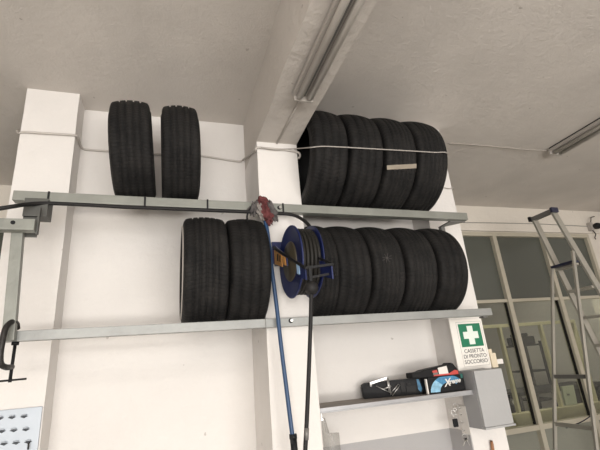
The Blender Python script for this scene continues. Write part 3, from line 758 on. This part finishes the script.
for (a, b) in (((bx0, bz0), (bx1, bz0)), ((bx0, bz1), (bx1, bz1)), ((bx0, bz0), (bx0, bz1)), ((bx1, bz0), (bx1, bz1))):
    box(bm, (a[0]-.001, -.0006, a[1]-.001), (b[0]+.001, .0005, b[1]+.001))
link('border_line', bm, mat('grey_ink', (.42, .40, .38), .7), sg)
cb = thing('first_aid_cabinet', 'light grey metal cabinet mounted on right pillar below the first aid sign', 'cabinet', (1.735, 2.15, EYE-.432)); ch = .317; cw = .205
bm = bmesh.new(); box(bm, (0, .018, 0), (cw, YR-2.15-.0005, ch), .003); link('cabinet_body', bm, mat('grey_enamel_body', (.33, .33, .335), .45, .1), cb)
bm = bmesh.new(); box(bm, (0.001, 0, .012), (cw, .017, ch-.001), .003); dr = link('door', bm, CAB, cb)
bm = bmesh.new(); box(bm, (-.002, -.004, 0), (cw+.008, .03, .011), .002); link('bottom_lip', bm, CAB, cb)
bm = bmesh.new(); cyl(bm, (cw-.001, .008, .155), (cw+.016, .008, .155), .009, 12); box(bm, (cw+.008, 0, .145), (cw+.018, .016, .165), .002); link('lock_knob', bm, BLACK, dr)
jb = thing('junction_box', 'small beige box fixed to side of right pillar beside the sign', 'junction box', (PRX1, YR, EYE-.1))
bm = bmesh.new(); box(bm, (.003, -.012, -.015), (.048, .06, .075), .004); box(bm, (.001, -.004, .06), (.03, .03, .10), .003); link('box_body', bm, BEIGE, jb)
bm = bmesh.new(); box(bm, (.046, 0.0, .003), (.105, .04, .033), .004); link('plug', bm, CARDW, jb)
wh = thing('wooden_handle', 'brown wooden handle hanging on right pillar below the grey cabinet', 'tool handle', tuple(P(492, 442, YR-.02)))
q0 = wh.location
bm = bmesh.new(); tube(bm, [P(491.3, 440.5, YR-.014)-q0, P(492, 444, YR-.016)-q0, P(494, 458, YR-.022)-q0], [.007, .0095, .0095], 10); link('grip', bm, WOOD, wh, True)
bm = bmesh.new(); cyl(bm, P(491.3, 441, YR)-q0, P(491.3, 441, YR-.02)-q0, .004, 8); link('nail', bm, STEEL_D, wh)
# key rack on the inner face of the right pillar
kr = thing('key_rack', 'white key rack strip on inner face of right pillar under the shelf', 'key rack', (PRX0, 2.34, EYE-.4))
bm = bmesh.new(); box(bm, (-.009, -.05, -.075), (-.0005, .03, .085), .003)
link('strip', bm, CARDW, kr)
for z in (-.055, -.01, .035, .07):
    bm = bmesh.new(); tube(bm, [(-.006, 0, z), (-.02, 0, z), (-.022, 0, z+.012)], .003, 6); link('hook', bm, CHROME, kr)
def ring(bm, c, r, ax, w=.0018, n=20):
    q = [];  ax = Vector(ax).normalized(); u = ax.orthogonal().normalized(); v = ax.cross(u)
    for k in range(n): a_ = 2*math.pi*k/n; q.append(Vector(c)+r*(u*math.cos(a_)+v*math.sin(a_)))
    tube(bm, q, w, 6, closed=True)
kf = thing('key_fob', 'black car key fob hanging from the white key rack', 'key', tuple(P(455.5, 423, 2.35)))
bm = bmesh.new(); box(bm, (-.016, -.006, -.022), (.016, .006, .024), .005); link('fob', bm, BLACK, kf)
bm = bmesh.new(); ring(bm, (.008, 0, .036), .013, (.3, 1, .2)); ring(bm, (.0, .004, .058), .012, (.6, 1, 0)); link('key_ring', bm, CHROME, kf)
ky = thing('key_bunch', 'bunch of small keys on a ring at foot of the white key rack', 'key', tuple(P(465, 437, 2.30)))
bm = bmesh.new(); ring(bm, (0, 0, .0), .017, (.4, 1, .2), .0026); ring(bm, (.006, .0, -.02), .011, (-.3, 1, .2), .0022); link('key_ring', bm, CHROME, ky)
for a_, nm in ((.5, 'key'), (-.7, 'key')):
    bm = bmesh.new(); q = Vector((math.sin(a_), 0, -math.cos(a_))); s0 = Vector((.0, -.004, -.012))
    bar(bm, s0, s0+q*.04, .003, .006, up=(0, 1, 0)); cyl(bm, s0+Vector((0, -.002, 0)), s0+Vector((0, .002, 0)), .009, 12); link(nm, bm, CHROME, ky)
kc = thing('key_charm', 'small pale key ring tag at the top of white key rack', 'key', tuple(P(455, 407, 2.36)))
bm = bmesh.new(); ring(bm, (.004, 0, .006), .014, (.3, 1, .2), .0022); ring(bm, (-.006, 0, -.014), .009, (.5, 1, 0), .002); link('key_ring', bm, CHROME, kc)
# plastic bag hanging under the shelf's left end
bag = thing('plastic_bag', 'crumpled translucent plastic film hanging under left end of the grey shelf', 'plastic bag', tuple(P(328, 430, YP-.1)))
q0 = bag.location; bm = bmesh.new(); rows = []
edge_l = [(321.5, 417), (321.8, 424), (322.5, 432), (323.5, 441), (325, 452), (327, 470)]
edge_r = [(325, 418), (327, 425), (329.5, 433), (339, 432.5), (341, 452), (344, 470)]
for i, (l, r_) in enumerate(zip(edge_l, edge_r)):
    rg = []
    for k in range(9):
        t = k/8; y_ = YP-.12+.06*math.sin(t*math.pi)*(.3+i*.2)-.03+.015*noise.noise((t*5, i*.9, 2))
        rg.append(bm.verts.new(P(l[0]+(r_[0]-l[0])*t, l[1]+(r_[1]-l[1])*t, y_)-q0))
    rows.append(rg)
for A_, B_ in zip(rows, rows[1:]):
    for k in range(8): bm.faces.new((A_[k], A_[k+1], B_[k+1], B_[k]))
link('film', bm, BAGM, bag, True)
bm = bmesh.new(); cyl(bm, P(322, 419, YP-.13)-q0, P(322.3, 419.5, YP-.17)-q0, .006, 10); bar(bm, P(321, 412, YP-.15)-q0, P(322, 419, YP-.15)-q0, .003, .003, up=(0, 1, 0)); link('nail', bm, CHROME, bag)

# ------------------------------------------------------------ step ladder
YLf, YLn = 3.0, 2.775
lad = thing('step_ladder', 'tall aluminium platform step ladder standing before the window wall', 'ladder', (3.55, 2.85, 0))
def ll(p): return Vector(p)-lad.location
def frontX(z): return 3.54+(.34/1.30)*(1.21-(z-EYE))
def rearX(z): return 3.59-(.52/1.53)*(.70-(z-EYE))
def farY(z): return YLf+.02*(1.21-(z-EYE))*.3
def nearY(z): return YLn-.055*max(0, (1.21-(z-EYE)))*1.25+.0
ztop = EYE+1.21; zpl = EYE+.70
for nm, fY in (('front_rail', farY), ('front_rail', nearY)):
    bm = bmesh.new(); bar(bm, ll((frontX(ztop), fY(ztop), ztop)), ll((frontX(.02), fY(.02), .02)), .022, .062, up=(1, 0, 0), bev=.003); link(nm, bm, ALU, lad)
    z = .0; bm = bmesh.new(); box(bm, ll((frontX(0)-.035, fY(0)-.02, 0)), ll((frontX(0)+.035, fY(0)+.02, .03)), .004); link('foot', bm, BLACK, lad)
for nm, fY in (('rear_leg', farY), ('rear_leg', nearY)):
    bm = bmesh.new(); bar(bm, ll((rearX(zpl), fY(zpl), zpl+(.10 if fY is nearY else 0))), ll((rearX(.02), fY(.02), .02)), .02, .028, up=(1, 0, 0), bev=.003); link(nm, bm, ALU, lad)
    bm = bmesh.new(); box(bm, ll((rearX(0)-.025, fY(0)-.018, 0)), ll((rearX(0)+.025, fY(0)+.018, .03)), .004); link('foot', bm, BLACK, lad)
bm = bmesh.new(); bar(bm, ll((3.535, YLf+.012, ztop+.005)), ll((3.535, YLn-.012, ztop+.005)), .055, .04, bev=.006); link('top_bar', bm, ALUD, lad)
for yy, m_ in ((YLf+.02, BLACK), (YLn-.02, NAVY)):
    bm = bmesh.new(); box(bm, ll((3.49, yy-.012, ztop-.018)), ll((3.575, yy+.012, ztop+.032)), .005); link('end_cap', bm, m_, lad)
bm = bmesh.new(); box(bm, ll((rearX(zpl)-.03, nearY(zpl)+.012, zpl-.006)), ll((frontX(zpl)+.02, farY(zpl)-.012, zpl+.016)), .004); link('platform', bm, NAVY, lad)
bm = bmesh.new()
for s in (0, 1): box(bm, ll((rearX(zpl)+.02+.05*s, nearY(zpl)+.014, zpl-.03)), ll((rearX(zpl)+.045+.05*s, farY(zpl)-.014, zpl-.007)), .003)
link('platform_bracket', bm, ALU, lad)
for z in (EYE-.275, EYE-.64, EYE-1.1):
    bm = bmesh.new(); bar(bm, ll((rearX(z), farY(z), z)), ll((rearX(z), nearY(z), z)), .02, .032, bev=.002); link('rear_brace', bm, ALUD if z > EYE-.5 else ALU, lad)
for k in range(8):
    z = .27+k*.256
    bm = bmesh.new(); box(bm, ll((frontX(z)-.055, nearY(z)+.011, z-.012)), ll((frontX(z)+.035, farY(z)-.011, z+.012)), .003); link('step', bm, ALU, lad)
bm = bmesh.new(); tube(bm, spline([ll((rearX(z_)-.0, nearY(z_)-.01, z_)) if i == 0 else ll(P(x_, y_, Y_)) for i, (x_, y_, Y_, z_) in enumerate(((0, 0, 0, EYE-.47), (592, 414, 2.72, 0), (583, 421, 2.85, 0), (575, 424.5, 2.95, 0), (566, 428, 3.0, 0)))], 5), .004, 8); link('safety_strap', bm, NAVY, lad)

# ------------------------------------------------------------ small things on the window wall and in the office
sl = thing('security_lamp', 'small black wall lamp with wires above the window at far right', 'lamp', tuple(P(597, 226, YB-.08)))
q0 = sl.location
bm = bmesh.new(); bmesh.ops.create_uvsphere(bm, u_segments=16, v_segments=10, radius=.05, matrix=Matrix.Diagonal((1.1, 1, .85, 1))); link('lamp_head', bm, BLACK, sl, True)
bm = bmesh.new(); box(bm, (-.075, .02, -.05), (-.035, .079, .06), .006); link('bracket', bm, LAMPM, sl)
bm = bmesh.new(); tube(bm, spline([(-.055, .03, .05), (-.04, .02, .10), (.02, .05, .14), (.1, .06, .16)], 5), .006, 6); link('upper_wire', bm, BLACKR, sl, True); bm = bmesh.new(); tube(bm, spline([(-.055, .04, -.04), (-.03, .03, -.10), (-.02, .06, -.14), (.0, .07, -.16)], 5), .006, 6); link('wire', bm, BLACKR, sl, True)
cable('wall_cable', [P(459, 222.5, YB-.008), P(500, 223, YB-.008), P(540, 224, YB-.008), P(570, 225.5, YB-.008), P(591, 226.5, YB-.008)], .0035, ALUD, 'thin grey cable along the white wall above the window', 'cable')

def office_chair(x, y, rz, label):
    t = thing('office_chair', label, 'chair', (x, y, 0), None); t.rotation_euler = (0, 0, rz)
    bm = bmesh.new(); box(bm, (-.24, -.23, .46), (.24, .23, .54), .03); link('seat', bm, CHAIRM, t)
    bm = bmesh.new(); box(bm, (-.22, .2, .62), (.22, .26, 1.15), .03); link('backrest', bm, CHAIRM, t)
    bm = bmesh.new(); cyl(bm, (0, 0, .08), (0, 0, .47), .03); bar(bm, (0, .22, .5), (0, .235, .7), .05, .02, up=(0, 1, 0)); link('column', bm, BLACK, t)
    bm = bmesh.new()
    for k in range(5):
        a_ = 2*math.pi*k/5; bar(bm, (0, 0, .1), (.29*math.cos(a_), .29*math.sin(a_), .07), .04, .03)
        bmesh.ops.create_uvsphere(bm, u_segments=10, v_segments=6, radius=.03, matrix=Matrix.Translation((.29*math.cos(a_), .29*math.sin(a_), .031)))
    link('base', bm, BLACK, t)
    return t
# shelving frame with a printer in the office
fr = thing('metal_shelving', 'dark metal shelving frame seen through the glass behind the ladder', 'shelving', (5.28, 5.3, 0))
for x in (-.15, .15):
    for y in (-.2, .2):
        bm = bmesh.new(); bar(bm, (x, y, 0), (x, y, 1.66), .03, .03, up=(0, 1, 0)); link('upright', bm, CHAIRM, fr)
for z in (.4, .85, 1.25, 1.62):
    bm = bmesh.new(); box(bm, (-.165, -.21, z-.025), (.165, .21, z)); link('shelf_board', bm, CHAIRM, fr)
bm = bmesh.new(); box(bm, (5.14, 5.15, 1.6205), (5.40, 5.45, 1.74), .02); box(bm, (5.18, 5.2, 1.74), (5.34, 5.4, 1.79), .015)
tag(link('printer', bm, CHAIRM), 'dark office printer on top of the metal shelving behind the glass', 'printer')
office_chair(4.3, 5.6, 2.8, 'dark office chair behind the glass left of the ladder')
dsk = thing('workbench', 'dark workbench behind the yellowish window screen', 'workbench', (4.9, 4.68, 0))
bm = bmesh.new(); box(bm, (-.75, -.28, 1.02), (.75, .28, 1.06), .005); link('bench_top', bm, CHAIRM, dsk)
for x in (-.72, .72):
    bm = bmesh.new(); box(bm, (x-.02, -.26, 0), (x+.02, .26, 1.02)); link('leg_panel', bm, CHAIRM, dsk)
a = P(569.5, 404, YO-.05); bm = bmesh.new()
prism(bm, [P(566.5, 405.5, YO-.02), P(577.5, 403.8, YO-.02), P(573.5, 385, YO), P(562, 386.5, YO)], (0, .03, 0)); prism(bm, [P(568.2, 395.5, YO-.025), P(569.8, 395.3, YO-.025), P(569.6, 393.6, YO-.025), P(568, 393.8, YO-.025)], (0, .02, 0), 1)
tag(link('metal_plate', bm, [PALEG, INK]), 'pale green plate with a small hole standing on the yellowish sill', 'plate')
a = P(513, 402, YO+.15); bm = bmesh.new(); tube(bm, [(a.x-.0, a.y-.02, a.z), (a.x, a.y+.02, a.z)], .035, 18); tube(bm, [(a.x, a.y-.024, a.z), (a.x, a.y-.02, a.z)], .028, 18, 1); box(bm, (a.x-.025, a.y-.02, EYE-.74+.0), (a.x+.025, a.y+.02, a.z-.03), .004, 2)
clk = tag(link('desk_clock', bm, [ALUD, CARDW, CHAIRM]), 'small round pale clock on the office sill beside the grey cabinet', 'clock')

# ------------------------------------------------------------ light: daylight through the gateway behind the camera, plus added fill lights
w = bpy.data.worlds.new('world'); SC.world = w; w.use_nodes = True
bg = w.node_tree.nodes['Background']; bg.inputs[0].default_value = (.9, .95, 1.0, 1); bg.inputs[1].default_value = 1.0
def area(name, loc, target, sx, sy, power, col):
    l = bpy.data.lights.new(name, 'AREA'); l.shape = 'RECTANGLE'; l.size = sx; l.size_y = sy; l.energy = power; l.color = col
    o = bpy.data.objects.new(name, l); C.objects.link(o); o.location = loc
    o.rotation_euler = (Vector(target)-Vector(loc)).to_track_quat('-Z', 'Y').to_euler(); return o
area('gateway_daylight', ((DX0+DX1)/2-.6, YN+.1, 1.5), ((DX0+DX1)/2-.6, 0, 1.3), 6.4, 2.8, 330, (1, .965, .925))
area('bounce_fill', (.6, YN+.35, .35), (.6, .8, CEIL), 6.0, .6, 185, (1, .95, .88))  # added fill aimed up to brighten the ceiling, imitating light off the ground
area('workshop_lamp', (-.6, -.9, CEIL-.12), (-.6, -.9, 0), 1.4, .25, 26, (1, .95, .88))
area('screen_fill', (4.2, 4.03, CEIL-.1), (4.2, 4.14, 0), 1.8, .12, 34, (1, .97, .88))  # unseen light added to brighten the front of the yellowish screen
area('office_fill', (3.6, 5.6, CEIL-.1), (3.6, 5.6, 0), 1.4, .3, 4, (1, .97, .9))  # weak unseen light added to lift the room behind the glass

SC.view_settings.view_transform = 'Standard'; SC.view_settings.look = 'None'
SC.view_settings.gamma = 1; SC.view_settings.use_curve_mapping = False; SC.view_settings.exposure = -0.17
